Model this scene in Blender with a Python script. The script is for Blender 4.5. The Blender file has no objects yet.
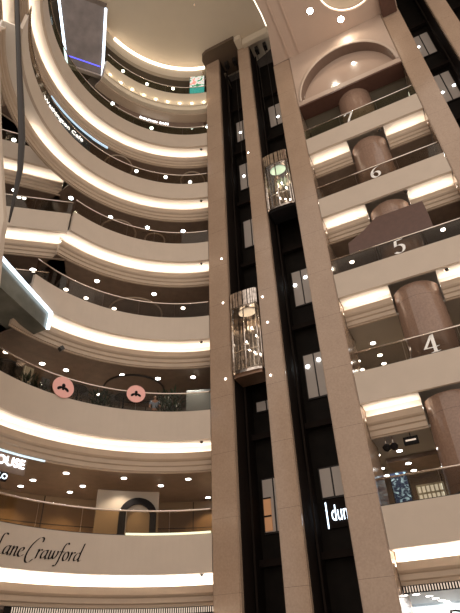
import bpy, bmesh, math, random
from mathutils import Vector, Matrix
random.seed(7)
C = bpy.context.scene.collection
scn = bpy.context.scene
R = math.radians
PI = math.pi

# ------------------------------------------------------------------ frame of the place
CX, CY, R0 = -2.15, 13.28, 7.02          # centre and radius of the round atrium void
NX, NY = .4190, .90797                   # into the straight facade
UX, UY = .90797, -.4190                  # along the straight facade
PC = 17.886                              # distance of the facade plane
FH = 5.0                                 # storey height
def FP(u, off=0.): return (UX*u + NX*(PC+off), UY*u + NY*(PC+off))
def F3(u, off, z):
    p = FP(u, off); return Vector((p[0], p[1], z))
def RP(a, r): return (CX + r*math.cos(R(a)), CY + r*math.sin(R(a)))
def R3(a, r, z):
    p = RP(a, r); return Vector((p[0], p[1], z))
def lev(L): return (L-3)*FH

# ------------------------------------------------------------------ materials
def newmat(name):
    m = bpy.data.materials.new(name); m.use_nodes = True
    return m, m.node_tree.nodes, m.node_tree.links, m.node_tree.nodes['Principled BSDF']
def plain(name, col, rough=.5, metal=0, spec=.5, coat=0, noise=0., nscale=4., bump=0.):
    m, N, L, b = newmat(name)
    b.inputs['Base Color'].default_value = (*col, 1)
    b.inputs['Roughness'].default_value = rough
    b.inputs['Metallic'].default_value = metal
    b.inputs['Specular IOR Level'].default_value = spec
    b.inputs['Coat Weight'].default_value = coat
    if noise or bump:
        tc = N.new('ShaderNodeTexCoord'); n = N.new('ShaderNodeTexNoise')
        n.inputs['Scale'].default_value = nscale; n.inputs['Detail'].default_value = 6
        L.new(tc.outputs['Object'], n.inputs['Vector'])
        if noise:
            r = N.new('ShaderNodeValToRGB')
            r.color_ramp.elements[0].position = .3; r.color_ramp.elements[1].position = .7
            r.color_ramp.elements[0].color = (*[c*(1-noise) for c in col], 1)
            r.color_ramp.elements[1].color = (*[min(1, c*(1+noise)) for c in col], 1)
            L.new(n.outputs['Fac'], r.inputs['Fac']); L.new(r.outputs['Color'], b.inputs['Base Color'])
        if bump:
            bp = N.new('ShaderNodeBump'); bp.inputs['Strength'].default_value = bump
            L.new(n.outputs['Fac'], bp.inputs['Height']); L.new(bp.outputs['Normal'], b.inputs['Normal'])
    return m
def emit(name, col, s):
    m, N, L, b = newmat(name)
    b.inputs['Base Color'].default_value = (*[min(1, c) for c in col], 1)
    b.inputs['Emission Color'].default_value = (*col, 1); b.inputs['Emission Strength'].default_value = s
    return m
def granite(name, c1, c2, rough=.18):
    m, N, L, b = newmat(name)
    tc = N.new('ShaderNodeTexCoord')
    v = N.new('ShaderNodeTexNoise'); v.inputs['Scale'].default_value = 14; v.inputs['Detail'].default_value = 8
    w = N.new('ShaderNodeTexNoise'); w.inputs['Scale'].default_value = .8; w.inputs['Detail'].default_value = 4
    L.new(tc.outputs['Object'], v.inputs['Vector']); L.new(tc.outputs['Object'], w.inputs['Vector'])
    r = N.new('ShaderNodeValToRGB'); r.color_ramp.elements[0].position = .35; r.color_ramp.elements[1].position = .65
    r.color_ramp.elements[0].color = (*c1, 1); r.color_ramp.elements[1].color = (*c2, 1)
    mx = N.new('ShaderNodeMix'); mx.data_type = 'FLOAT'; mx.inputs[0].default_value = .35
    L.new(v.outputs['Fac'], mx.inputs[2]); L.new(w.outputs['Fac'], mx.inputs[3])
    L.new(mx.outputs[0], r.inputs['Fac'])
    # thin joints between the stone courses, one every 2.5 m of height
    sp = N.new('ShaderNodeSeparateXYZ'); L.new(tc.outputs['Object'], sp.inputs[0])
    md = N.new('ShaderNodeMath'); md.operation = 'PINGPONG'; md.inputs[1].default_value = 1.25; L.new(sp.outputs['Z'], md.inputs[0])
    lt = N.new('ShaderNodeMath'); lt.operation = 'LESS_THAN'; lt.inputs[1].default_value = .006; L.new(md.outputs[0], lt.inputs[0])
    m2 = N.new('ShaderNodeMix'); m2.data_type = 'RGBA'; L.new(lt.outputs[0], m2.inputs[0])
    L.new(r.outputs['Color'], m2.inputs[6]); m2.inputs[7].default_value = (*[c*.55 for c in c1], 1)
    L.new(m2.outputs[2], b.inputs['Base Color'])
    b.inputs['Roughness'].default_value = rough
    b.inputs['Specular IOR Level'].default_value = .55
    return m
def panelled(name, cols, sx, sz, rough=.5, gap=.02, gapcol=(.02, .014, .01)):
    """wall of panels of slightly different tones: brick texture over (angle, height)"""
    m, N, L, b = newmat(name)
    tc = N.new('ShaderNodeTexCoord'); mp = N.new('ShaderNodeMapping')
    sp = N.new('ShaderNodeSeparateXYZ'); cb = N.new('ShaderNodeCombineXYZ')
    L.new(tc.outputs['Object'], sp.inputs[0])
    L.new(sp.outputs['X'], cb.inputs['X']); L.new(sp.outputs['Z'], cb.inputs['Y'])
    br = N.new('ShaderNodeTexBrick'); br.offset = .0
    br.inputs['Scale'].default_value = 1
    br.inputs['Brick Width'].default_value = sx; br.inputs['Row Height'].default_value = sz
    br.inputs['Mortar Size'].default_value = gap
    br.inputs['Color1'].default_value = (*cols[0], 1); br.inputs['Color2'].default_value = (*cols[1], 1)
    br.inputs['Mortar'].default_value = (*gapcol, 1)
    L.new(cb.outputs[0], br.inputs['Vector']); L.new(br.outputs['Color'], b.inputs['Base Color'])
    b.inputs['Roughness'].default_value = rough
    b.inputs['Specular IOR Level'].default_value = .2
    return m
def glassmat(name, tint, refl=.09, rough=.02):
    m = bpy.data.materials.new(name); m.use_nodes = True
    N = m.node_tree.nodes; L = m.node_tree.links; N.clear()
    o = N.new('ShaderNodeOutputMaterial'); mx = N.new('ShaderNodeMixShader')
    t = N.new('ShaderNodeBsdfTransparent'); t.inputs[0].default_value = (*tint, 1)
    g = N.new('ShaderNodeBsdfGlossy'); g.inputs['Roughness'].default_value = rough
    lw = N.new('ShaderNodeLayerWeight'); lw.inputs[0].default_value = .35
    ad = N.new('ShaderNodeMath'); ad.operation = 'MULTIPLY_ADD'; ad.inputs[1].default_value = .10; ad.inputs[2].default_value = refl
    L.new(lw.outputs['Fresnel'], ad.inputs[0]); L.new(ad.outputs[0], mx.inputs[0])
    L.new(t.outputs[0], mx.inputs[1]); L.new(g.outputs[0], mx.inputs[2]); L.new(mx.outputs[0], o.inputs[0])
    return m

M = dict(
 fascia=plain('fascia_paint', (.53, .435, .35), .45, noise=.03, nscale=1.5),
 cove=plain('cove_paint', (.84, .78, .70), .7),
 mould=plain('moulding_paint', (.44, .335, .245), .45, noise=.03, nscale=2),
 cream=plain('cream_paint', (.62, .53, .41), .6, noise=.02, nscale=1),
 led=emit('cove_led', (1, .90, .80), 12),
 led_hi=emit('upper_cove_led', (1, .88, .76), 8.5),
 led3=emit('bright_cove_led', (1, .93, .85), 26),
 led_edge=emit('ceiling_edge_led', (1, .86, .68), 2.6),
 led_cold=emit('cold_led', (.72, .86, 1), 3.2),
 led_blue=emit('blue_led', (.12, .12, 1), 1.6),
 lamp=emit('downlight_lamp', (1, .96, .9), 14),
 lampc=emit('downlight_lamp_cold', (.85, .96, 1), 14),
 slablamp=emit('large_downlight_lamp', (1, .93, .8), 30),
 spot=emit('fascia_spot', (1, .85, .6), 5),
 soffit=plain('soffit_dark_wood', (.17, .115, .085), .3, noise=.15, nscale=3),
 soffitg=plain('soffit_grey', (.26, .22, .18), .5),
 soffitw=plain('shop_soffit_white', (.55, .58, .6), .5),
 deck=plain('deck_stone', (.42, .35, .28), .4),
 stone=granite('granite', (.34, .235, .165), (.42, .30, .215), .14),
 stone2=granite('column_marble', (.24, .15, .11), (.31, .20, .145), .1),
 slab=plain('bay_ceiling_paint', (.58, .44, .35), .4, noise=.03, nscale=1),
 black=plain('shaft_black', (.010, .007, .005), .7, spec=.15, noise=.3, nscale=2),
 black2=plain('shaft_panel_black', (.014, .009, .007), .75, spec=.1),
 steelb=plain('dark_steel', (.03, .024, .021), .4, .5),
 chrome=plain('chrome', (.66, .58, .52), .12, 1, noise=.3, nscale=6),
 chromed=plain('brushed_chrome', (.30, .25, .21), .22, 1, noise=.6, nscale=5),
 rail=plain('handrail_steel', (.75, .66, .58), .2, 1),
 bronze=plain('bronze_panel', (.22, .13, .085), .3, .5),
 glass=glassmat('balustrade_glass', (.74, .70, .65), .004),
 glassg=glassmat('green_tinted_glass', (.70, .72, .64), .006),
 carglass=glassmat('car_glass', (.90, .88, .84), .10, .03),
 pane=plain('landing_pane', (.10, .09, .08), .15),
 paneon=emit('landing_pane_lit', (.50, .42, .36), .06),
 white=emit('white_sign_face', (.9, .96, 1), .95),
 letter=emit('white_lit_letter', (.93, .97, 1), 3.5),
 letterb=emit('cold_lit_letter', (.72, .86, 1), 3.0),
 digit=plain('white_digit', (.95, .92, .88), .4),
 ink=plain('black_ink', (.012, .010, .010), .6, spec=.08),
 pink=plain('pink_disc', (.90, .47, .42), .6),
 brown=plain('brown_leather_panel', (.10, .048, .034), .35, noise=.1, nscale=5),
 walld=panelled('dark_shopfront_panels', ((.07, .05, .04), (.028, .022, .02)), 1.4, 3.2),
 wallw=panelled('warm_wood_panels', ((.30, .21, .13), (.22, .15, .095)), 2.2, 1.5, .35),
 wallg=panelled('grey_stone_panels', ((.30, .26, .22), (.22, .19, .16)), 1.6, 3.0),
 wallo=panelled('olive_wall_panels', ((.20, .165, .12), (.15, .125, .09)), 2.0, 3.0),
 outer=plain('outer_wall_paint', (.06, .045, .035), .7, noise=.2, nscale=1),
 floor=granite('floor_marble', (.4, .33, .27), (.55, .47, .4), .12),
 leaf=plain('dark_leaf', (.025, .05, .025), .5, noise=.3, nscale=8),
 pot=plain('dark_pot', (.03, .025, .022), .4),
 cloth=plain('black_canvas', (.012, .012, .013), .8),
 skin=plain('skin', (.55, .30, .2), .5), shirt=plain('pale_blue_shirt', (.35, .45, .6), .8), hair=plain('dark_hair', (.02, .012, .01), .6), trousers=plain('dark_trousers', (.03, .03, .035), .8),
 curtain=plain('yellowish_panel', (.5, .45, .32), .6),
)

# ------------------------------------------------------------------ mesh helpers
def link(name, bm, mat, parent=None, smooth=False):
    me = bpy.data.meshes.new(name)
    bmesh.ops.recalc_face_normals(bm, faces=bm.faces)
    bm.to_mesh(me); bm.free()
    if mat: me.materials.append(mat)
    if smooth:
        for p in me.polygons: p.use_smooth = True
    o = bpy.data.objects.new(name, me); C.objects.link(o)
    if parent:
        o.parent = parent
        o.matrix_parent_inverse = Matrix.Translation(-parent.location) @ Matrix.Identity(4) if parent.rotation_euler.z == 0 else parent.matrix_basis.inverted()
    return o
def thing(name, label, cat, loc=(0, 0, 0), group=None):
    o = bpy.data.objects.new(name, None); C.objects.link(o); o.location = loc
    o.empty_display_size = .3
    o['label'] = label; o['category'] = cat
    if group: o['group'] = group
    return o
def tag(o, label, cat, group=None):
    o['label'] = label; o['category'] = cat
    if group: o['group'] = group
    return o
def struct(name, bm, mat, smooth=False):
    o = link(name, bm, mat, None, smooth); o['kind'] = 'structure'; return o

def add_hexa(bm, P):           # 8 points: bottom 4 ccw, top 4
    v = [bm.verts.new(p) for p in P]
    for f in ((0, 3, 2, 1), (4, 5, 6, 7), (0, 1, 5, 4), (1, 2, 6, 5), (2, 3, 7, 6), (3, 0, 4, 7)):
        bm.faces.new([v[i] for i in f])
def add_fbox(bm, u0, u1, o0, o1, z0, z1):   # box aligned to the facade
    add_hexa(bm, [F3(u0, o0, z0), F3(u1, o0, z0), F3(u1, o1, z0), F3(u0, o1, z0),
                  F3(u0, o0, z1), F3(u1, o0, z1), F3(u1, o1, z1), F3(u0, o1, z1)])
def fbox(*a):
    bm = bmesh.new(); add_fbox(bm, *a); return bm
def fboxb(u0, u1, o0, o1, z0, z1, bev=.03):
    bm = bmesh.new(); add_fbox(bm, u0, u1, o0, o1, z0, z1)
    bmesh.ops.bevel(bm, geom=bm.edges[:], offset=bev, segments=2, affect='EDGES'); return bm
def add_tube(bm, pts, r, n=8, close=False):
    pts = [Vector(p) for p in pts]; rings = []
    k = len(pts)
    for i, p in enumerate(pts):
        a = pts[(i-1) % k] if (close or i > 0) else p
        b = pts[(i+1) % k] if (close or i < k-1) else p
        t = (b-a).normalized()
        up = Vector((0, 0, 1)) if abs(t.z) < .9 else Vector((1, 0, 0))
        s = t.cross(up).normalized(); w = s.cross(t)
        rr = r[i] if isinstance(r, (list, tuple)) else r
        rings.append([bm.verts.new(p + s*rr*math.cos(2*PI*j/n) + w*rr*math.sin(2*PI*j/n)) for j in range(n)])
    for i in range(k if close else k-1):
        A, B = rings[i], rings[(i+1) % k]
        for j in range(n): bm.faces.new([A[j], A[(j+1) % n], B[(j+1) % n], B[j]])
    if not close:
        bm.faces.new(rings[0][::-1]); bm.faces.new(rings[-1])
def tube(pts, r, n=8, close=False):
    bm = bmesh.new(); add_tube(bm, pts, r, n, close); return bm
# paths: lists of (x, y, nx, ny) where (nx, ny) points away from the void
def arc(a0, a1, step=2.0):
    n = max(2, int(abs(a1-a0)/step)+1)
    return [(CX+R0*math.cos(R(a)), CY+R0*math.sin(R(a)), math.cos(R(a)), math.sin(R(a))) for a in [a0+(a1-a0)*i/(n-1) for i in range(n)]]
def straight(u0, u1):
    return [(*FP(u, 0), NX, NY) for u in (u0, u1)]
def poly(pts, side=1):
    out = []
    for i, p in enumerate(pts):
        ns = []
        for a, b in ((i-1, i), (i, i+1)):
            if a >= 0 and b < len(pts):
                dx, dy = pts[b][0]-pts[a][0], pts[b][1]-pts[a][1]; l = math.hypot(dx, dy)
                ns.append((dy/l*side, -dx/l*side))
        nx = sum(n[0] for n in ns)/len(ns); ny = sum(n[1] for n in ns)/len(ns)
        q = nx*nx+ny*ny; out.append((p[0], p[1], nx/q, ny/q))
    return out
def sweep(path, sec, z0=0.):
    """closed cross-section sec [(off, z)] swept along path"""
    bm = bmesh.new(); rings = []
    for (x, y, nx, ny) in path:
        rings.append([bm.verts.new((x+nx*o, y+ny*o, z+z0)) for o, z in sec])
    n = len(sec)
    for A, B in zip(rings, rings[1:]):
        for j in range(n): bm.faces.new([A[j], A[(j+1) % n], B[(j+1) % n], B[j]])
    bm.faces.new(rings[0][::-1]); bm.faces.new(rings[-1])
    return bm
def rect(o0, o1, z0, z1): return [(o0, z0), (o1, z0), (o1, z1), (o0, z1)]
def disc_bm(c, r, h, n=20, nrm=(0, 0, 1)):
    bm = bmesh.new(); c = Vector(c); q = Vector(nrm).normalized().to_track_quat('Z', 'Y').to_matrix()
    a = [bm.verts.new(c + q @ Vector((r*math.cos(2*PI*i/n), r*math.sin(2*PI*i/n), 0))) for i in range(n)]
    b = [bm.verts.new(c + q @ Vector((r*math.cos(2*PI*i/n), r*math.sin(2*PI*i/n), h))) for i in range(n)]
    bm.faces.new(a[::-1]); bm.faces.new(b)
    for i in range(n): bm.faces.new([a[i], a[(i+1) % n], b[(i+1) % n], b[i]])
    return bm
def lathe(c, prof, n=24):
    bm = bmesh.new(); rings = []
    for r, z in prof:
        rings.append([bm.verts.new((c[0]+r*math.cos(2*PI*i/n), c[1]+r*math.sin(2*PI*i/n), c[2]+z)) for i in range(n)])
    for A, B in zip(rings, rings[1:]):
        for i in range(n): bm.faces.new([A[i], A[(i+1) % n], B[(i+1) % n], B[i]])
    bm.faces.new(rings[0][::-1]); bm.faces.new(rings[-1])
    return bm
def prism(poly3, d):
    """polygon (3D points) thickened by vector d"""
    bm = bmesh.new(); d = Vector(d)
    a = [bm.verts.new(p) for p in poly3]; b = [bm.verts.new(Vector(p)+d) for p in poly3]; n = len(a)
    bm.faces.new(a[::-1]); bm.faces.new(b)
    for i in range(n): bm.faces.new([a[i], a[(i+1) % n], b[(i+1) % n], b[i]])
    return bm

# ------------------------------------------------------------------ lettering
def text_bm(s, size, mapf, extrude=.02, shear=0., spacing=1.):
    """sans lettering turned into mesh, then bent by mapf(x, y, depth)"""
    cu = bpy.data.curves.new('t', 'FONT'); cu.body = s; cu.size = size; cu.shear = shear
    cu.extrude = extrude; cu.space_character = spacing; cu.resolution_u = 3
    o = bpy.data.objects.new('t', cu); C.objects.link(o)
    bpy.context.view_layer.update()
    me = bpy.data.meshes.new_from_object(o.evaluated_get(bpy.context.evaluated_depsgraph_get()))
    bm = bmesh.new(); bm.from_mesh(me)
    bpy.data.objects.remove(o); bpy.data.curves.remove(cu); bpy.data.meshes.remove(me)
    w = max(v.co.x for v in bm.verts)
    for v in bm.verts: v.co = mapf(v.co.x, v.co.y, v.co.z, w)
    return bm
def bez(p0, p1, p2, p3, n=8):
    return [tuple((1-t)**3*a+3*(1-t)**2*t*b+3*(1-t)*t*t*c+t**3*d for a, b, c, d in zip(p0, p1, p2, p3)) for t in [i/n for i in range(n+1)]]
def pen(bm, path, nib, mapf, thick=.03):
    """broad-nib stroke: thin one way and thick the other, as solid ribbon"""
    hx, hy = nib[0]/2, nib[1]/2
    prev = None
    vs = []
    for (x, y) in path:
        q = [mapf(x-hx, y-hy, 0), mapf(x+hx, y+hy, 0), mapf(x+hx, y+hy, thick), mapf(x-hx, y-hy, thick)]
        vs.append([bm.verts.new(p) for p in q])
    for A, B in zip(vs, vs[1:]):
        for j in range(4):
            try: bm.faces.new([A[j], A[(j+1) % 4], B[(j+1) % 4], B[j]])
            except ValueError: pass
    bm.faces.new(vs[0][::-1]); bm.faces.new(vs[-1])

# ================================================================== THE ROUND ATRIUM
FASCIA = [(0, 3.24), (.14, 3.24), (.14, 4.55), (0, 4.55)]
COVE = [(.14, 3.27), (.84, 3.29), (.84, 2.86), (.67, 2.86), (.67, 2.82), (.90, 2.82), (.90, 3.36), (.14, 3.35)]
MOULD = [(.62, 2.95), (.66, 2.95), (.66, 2.80), (.92, 2.80), (.92, 2.16), (.84, 2.16), (.84, 2.22), (.78, 2.22), (.78, 2.40), (.72, 2.44), (.72, 2.60), (.66, 2.64), (.62, 2.70)]
MOULD3 = [(.62, 2.95), (.66, 2.95), (.66, 2.80), (.92, 2.80), (.92, 2.30), (.80, 2.30), (.78, 2.40), (.72, 2.44), (.72, 2.60), (.66, 2.64), (.62, 2.70)]
LEDS = rect(.71, .81, 2.875, 2.895)
def balcony(name, path, L, label, fmat=None, lit=None):
    z = lev(L); m = path[len(path)//2]
    t = thing(name, label, 'balcony', (m[0], m[1], z+2.2))
    link('fascia', sweep(path, FASCIA, z), fmat or M['fascia'], t)
    link('cove', sweep(path, COVE, z), M['cove'], t)
    s = link('light_strip', sweep([q for q in path if lit is None or math.degrees(math.atan2(q[1]-CY, q[0]-CX)) % 360 < lit], LEDS, z), M['led3' if L == 3 else ('led_hi' if L >= 7 else 'led')], t); s['label'] = 'glowing warm strip in the cove'
    link('moulding', sweep(path, MOULD3 if L == 3 else MOULD, z), M['mould'], t)
    return t
def balustrade(path, L, label, gmat=None, per=1.6, off=.06):
    z = lev(L); m = path[len(path)//2]
    t = thing('glass_balustrade', label, 'balustrade', (m[0], m[1], z+4.5))
    # panels of about per metres
    pts = [(x+nx*off, y+ny*off) for x, y, nx, ny in path]
    cum = [0.]
    for a, b in zip(pts, pts[1:]): cum.append(cum[-1]+math.dist(a, b))
    n = max(1, round(cum[-1]/per))
    def at(s):
        for i in range(len(pts)-1):
            if s <= cum[i+1]+1e-9:
                f = (s-cum[i])/(cum[i+1]-cum[i]); A, B = path[i], path[i+1]
                return tuple(A[k]+(B[k]-A[k])*f for k in range(4))
        return path[-1]
    for i in range(n):
        s0, s1 = cum[-1]*i/n+.012, cum[-1]*(i+1)/n-.012
        sub = [at(s0+(s1-s0)*j/4) for j in range(5)] if len(path) > 2 else [at(s0), at(s1)]
        link('glass_panel', sweep(sub, rect(off-.008, off+.008, 4.5, 5.40), z), gmat or M['glass'], t)
    link('handrail', tube([(x+nx*off, y+ny*off, z+5.44) for x, y, nx, ny in path], .034, 8), M['rail'], t, True)
    link('base_channel', sweep(path, rect(off-.03, off+.03, 4.5, 4.58), z), M['steelb'], t)
    return t
WORD = {2: 'two', 3: 'three', 4: 'four', 5: 'five', 6: 'six', 7: 'seven', 8: 'eight', 9: 'nine'}
ORD = {3: 'lowest', 4: 'second-lowest', 5: 'third-lowest', 6: 'fourth-lowest', 7: 'third-highest', 8: 'second-highest'}
look = {3: 'with black script lettering', 4: 'below two pink round signs', 5: 'above the two pink round signs', 6: 'ending in a mirrored corner on the left',
        7: 'below the long blue-white lettering', 8: 'under the small cafe lettering'}
RING = {3: (80.9, 200), 4: (80.9, 200), 5: (80.9, 152), 6: (80.9, 142), 7: (80.9, 205), 8: (80.9, 215)}
DECK = {3: (76, 175), 4: (76, 175), 5: (76, 150), 6: (76, 141.5), 7: (76, 143), 8: (76, 164), 9: (76, 142)}
for L in range(3, 9):
    p = arc(*RING[L])
    balcony('curved_balcony', p, L, lit=168 if L == 7 else None, label=f'{ORD[L]} curved beige balcony band with glowing cove, {look[L]}')
    balustrade(p, L, f'curved glass balustrade on the {ORD[L]} curved balcony, {look[L]}', {3: glassmat('bronze_tinted_glass', (.66, .56, .42), .006), 8: M['glassg']}.get(L))
# ninth level: cream band without a cove, small warm spots
p9 = arc(80.9, 142)
t9 = thing('curved_balcony', 'topmost curved cream balcony band dotted with small warm lights', 'balcony', (CX, CY+R0, 32.4))
link('fascia', sweep(p9, [(0, 32.43), (.3, 32.43), (.3, 34.5), (0, 34.5)]), M['cream'], t9)
link('ledge', sweep(p9, [(-.06, 32.9), (0, 32.9), (0, 33.0), (-.06, 33.0)]), M['cream'], t9)
link('moulding', sweep(p9, [(.3, 32.3), (.9, 32.2), (.9, 32.4), (.3, 32.43)]), M['mould'], t9)
balustrade(p9, 9, 'topmost curved glass balustrade above the cream band of small lights', M['glassg'])
for i in range(9):
    a = 82.5+i*7
    o = link('wall_spotlight', disc_bm(R3(a, R0-.03, 33.2), .09, .03, 12, (-math.cos(R(a)), -math.sin(R(a)), 0)), M['spot'], None)
    tag(o, 'small warm spotlight set in the topmost cream balcony band', 'light', 'warm spots on the topmost cream band')
    li = bpy.data.lights.new('spot', 'POINT'); li.energy = 4; li.color = (1, .8, .55); li.shadow_soft_size = .05
    lo = bpy.data.objects.new('spotlight_glow', li); lo.location = R3(a, R0-.22, 33.3); C.objects.link(lo)

# decks, soffits and back walls of the round galleries
DEP = 5.4
wallmat = {2: 'soffitg', 3: 'wallw', 4: 'wallg', 5: 'walld', 6: 'walld', 7: 'walld', 8: 'walld', 9: 'wallo'}
for L in range(3, 10):
    a0, a1 = DECK[L]
    struct('floor', sweep(arc(a0, a1), rect(.32 if L == 9 else .15, DEP, 4.3, 4.45), lev(L)), M['deck'])
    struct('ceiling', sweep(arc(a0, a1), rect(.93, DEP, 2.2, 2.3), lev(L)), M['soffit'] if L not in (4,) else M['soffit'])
for L in range(3, 10):
    a0, a1 = DECK[min(L+1, 9)]
    a1 = min(a1, DECK[L][1]+2) if L != 8 else 160
    struct('wall_back', sweep(arc(a0, a1), rect(DEP-.2, DEP, 4.45, 7.2), lev(L)), M[wallmat[L]])
struct('ceiling', sweep(arc(70, 170), rect(.55, DEP, 2.2, 2.4), lev(10)), plain('top_soffit', (.13, .1, .07), .45))

# ------------------------------------------------------------------ left wing: solid bands standing in for reflections in a mirrored wall
WING = {6: [(-8.05, 18.37), (-10.79, 17.73), (-13.4, 17.1)],
        7: [(-9.1, 18.53), (-11.91, 17.4), (-13.9, 16.6)],
        8: [(-10.8, 18.0), (-11.84, 17.45), (-12.64, 16.56), (-12.45, 15.7), (-11.93, 14.99), (-11.6, 13.9), (-11.37, 12.8), (-10.73, 10.87), (-9.9, 9.2)]}
wl = {6: 'lowest short beige balcony reflection, built solid, with glowing cove at the left mirrored corner', 7: 'middle short beige balcony reflection, built solid, with glowing cove left of the dark pole',
      8: 'tall curving beige balcony reflection, built solid, running up the far left edge of the photo'}
for L in (6, 7, 8):
    # the measured line is the lip of the cove: step back to the fascia line
    w = poly(WING[L], 1)
    path = [(x-nx*.62, y-ny*.62, nx, ny) for x, y, nx, ny in w]
    balcony('balcony_reflection', path, L, wl[L])
    if L < 8: balustrade(path, L, f'short straight glass balustrade on the {"lowest" if L==6 else "middle"} balcony reflection built solid at far left')
    flat = path if L < 8 else path[:3]
    struct('ceiling', sweep(flat, rect(.93, 5, 2.2, 2.3), lev(L)), M['soffit'])
    struct('floor', sweep(flat, rect(.15, 5, 4.3, 4.45), lev(L)), M['deck'])
    struct('wall_back', sweep(flat, rect(4.8, 5, -.55, 2.2), lev(L)), M['walld'])
w5 = poly([(-8.35, 18.1), (-10.9, 17.5), (-13.4, 16.95)], 1)
w5 = [(x-nx*.62, y-ny*.62, nx, ny) for x, y, nx, ny in w5]
balustrade(w5, 5, 'straight glass balustrade, a reflection built solid, between the mirrored corner and the white-lit truss')
o = link('fascia_reflection', sweep(w5, FASCIA, lev(5)), M['fascia']); tag(o, 'plain beige balcony panel, a reflection built solid, above the white-lit truss at far left', 'panel')
struct('floor', sweep(w5, rect(.15, 5, 4.3, 4.45), lev(5)), M['deck'])

# ------------------------------------------------------------------ recessed downlights
def downlight(p, r, mat, label, group, energy=0, down=True):
    t = thing('recessed_downlight', label, 'downlight', p, group)
    bm = lathe((p[0], p[1], p[2]-.012), [(r*1.25, .012), (r*1.25, 0), (r, 0), (r, .012)], 16)
    link('trim_ring', bm, M['rail'], t)
    link('lamp', disc_bm((p[0], p[1], p[2]-.016), r*.95, .012, 16), mat, t)
    return t
def spot(p, e, col=(1, .88, .72), size=110, soft=.08):
    li = bpy.data.lights.new('downlight_beam', 'SPOT'); li.energy = e; li.color = col; li.spot_size = R(size); li.spot_blend = .6; li.shadow_soft_size = soft
    o = bpy.data.objects.new('downlight_beam', li); o.location = (p[0], p[1], p[2]-.06); C.objects.link(o)
DLS = {4: [(123.5, 8.83), (128.8, 10.32), (117, 10.22), (129.6, 11.35), (118.8, 11.25), (107.9, 8.71), (97.6, 9.59), (89.9, 8.78), (86.5, 11.6)],
 5: [(143.8, 9.79), (133.9, 9.58), (127.1, 9.51), (129.6, 11.41), (115.1, 11.28), (111.1, 8.89), (100, 8.93), (88.8, 8.8)],
 6: [(123.9, 8.54), (138.1, 10.44), (136.6, 11.34), (130.5, 10.1), (123.8, 10.22), (114.6, 10.51), (103.1, 8.62), (93, 9.8)],
 7: [(138.7, 8.66), (122.4, 8.62), (107.5, 8.65), (93.3, 8.68)],
 8: [(132.1, 9.07), (114.3, 8.74), (101.6, 8.73), (91.1, 9.06)],
 9: [(130.8, 8.1), (109.7, 8.66), (90.3, 8.25), (82.6, 8.3)],
 10: [(128, 8.3), (114.5, 8.4), (100.7, 8.25)]}
for L, ds in DLS.items():
    for i, (a, r) in enumerate(ds):
        p = R3(a, r, lev(L)+2.2)
        where = f'ceiling behind the {ORD.get(L-1, "topmost")} curved balcony'
        downlight(p, .125 if L > 4 else .12, M['lampc'] if L >= 7 and L != 10 else M['lamp'], f'round white downlight in the dark {where}', f'downlights in the {where}')
        spot(p, {4: 190, 5: 150, 10: 120}.get(L, 80))
for (x, y) in [(-11.59, 18.26), (-11.49, 18.76), (-11.24, 18.85)]:
    downlight((x, y, 22.2), .11, M['lampc'], 'small white downlight clustered left of the mirrored corner near the dark pole', 'small downlights by the dark pole')
for (x, y) in [(-9.9, 19.3)]:
    downlight((x, y, 17.2), .16, M['lamp'], 'bright downlight in the soffit above the straight glass balustrade at left', None)
for (x, y) in [(-11.96, 18.64), (-12.78, 18.52)]:
    downlight((x, y, 27.2), .14, M['lampc'], 'cold downlight beside the dark pole at upper left', 'cold downlights by the pole')
downlight((-10.6, 14.54, 27.2), .14, M['lampc'], 'single cold downlight near the top left corner beside the dark pole', None)

# ================================================================== STRAIGHT FACADE
def pillar(u0, u1, z1, label, d=2.1):
    t = thing('stone_pillar', label, 'pillar', F3((u0+u1)/2, d/2, -1.6))
    link('shaft_cladding', fboxb(u0, u1, 0, d, -1.6, z1, .04), M['stone'], t)
    link('plinth', fboxb(u0-.05, u1+.05, -.05, d+.05, -1.6, -1.1, .03), M['stone2'], t)
    return t
pillar(-9.40, -8.32, 38.2, 'tall brown granite pillar left of the left panoramic lift')
pillar(-6.75, -5.87, 38.2, 'tall narrow brown granite pillar between the two panoramic lifts')
pillar(-4.25, -3.10, 33.6, 'wide brown granite pillar between the right lift and the numbered balconies')
pillar(3.06, 4.12, 40, 'leaning-looking brown granite pillar right of the numbered balconies')
pillar(5.63, 6.55, 40, 'brown granite pillar at the top right corner beyond the dark shaft')
pillar(8.1, 9.0, 40, 'outermost brown granite pillar at the far top right')

def text_map(u, off, z, rot=0):
    pass
def shaft(u0, u1, z1, label, wins, half=None, dark=()):
    t = thing('lift_shaft', label, 'lift shaft', F3((u0+u1)/2, 1.1, -1.6))
    link('back_panel', fbox(u0-.75, u1+.75, 2.1, 2.2, -1.6, z1), M['black'], t)
    link('side_lining', fbox(u0-.0, u0+.03, .25, 2.1, -1.6, z1), M['black2'], t)
    link('side_lining', fbox(u1-.03, u1, .25, 2.1, -1.6, z1), M['black2'], t)
    for q in (u0+.16, u1-.16):
        link('guide_rail', fbox(q-.04, q+.04, .98, 1.08, -1.6, z1-.3), M['black2'], t)
    for k in range(-1, 8):
        zz = 3.5+5*k
        if zz+.5 < z1: link('cross_beam', fbox(u0+.03, u1-.03, 1.75, 1.95, zz, zz+.25), M['black2'], t)
    for (z0, zt, lit) in wins:
        a, b = half
        d = link('landing_door', fbox(a-.06, b+.06, 2.02, 2.08, z0-.06, zt+.06), M['steelb'], t)
        mid = (a+b)/2
        for (c0, c1) in ((a, mid-.035), (mid+.035, b)):
            link('door_pane', fbox(c0, c1, 1.995, 2.03, z0, zt), M['paneon'] if lit else M['pane'], d)
    return t
wz = lambda ks: [(k*5+5.0, k*5+7.15, l) for k, l in ks]
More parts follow.
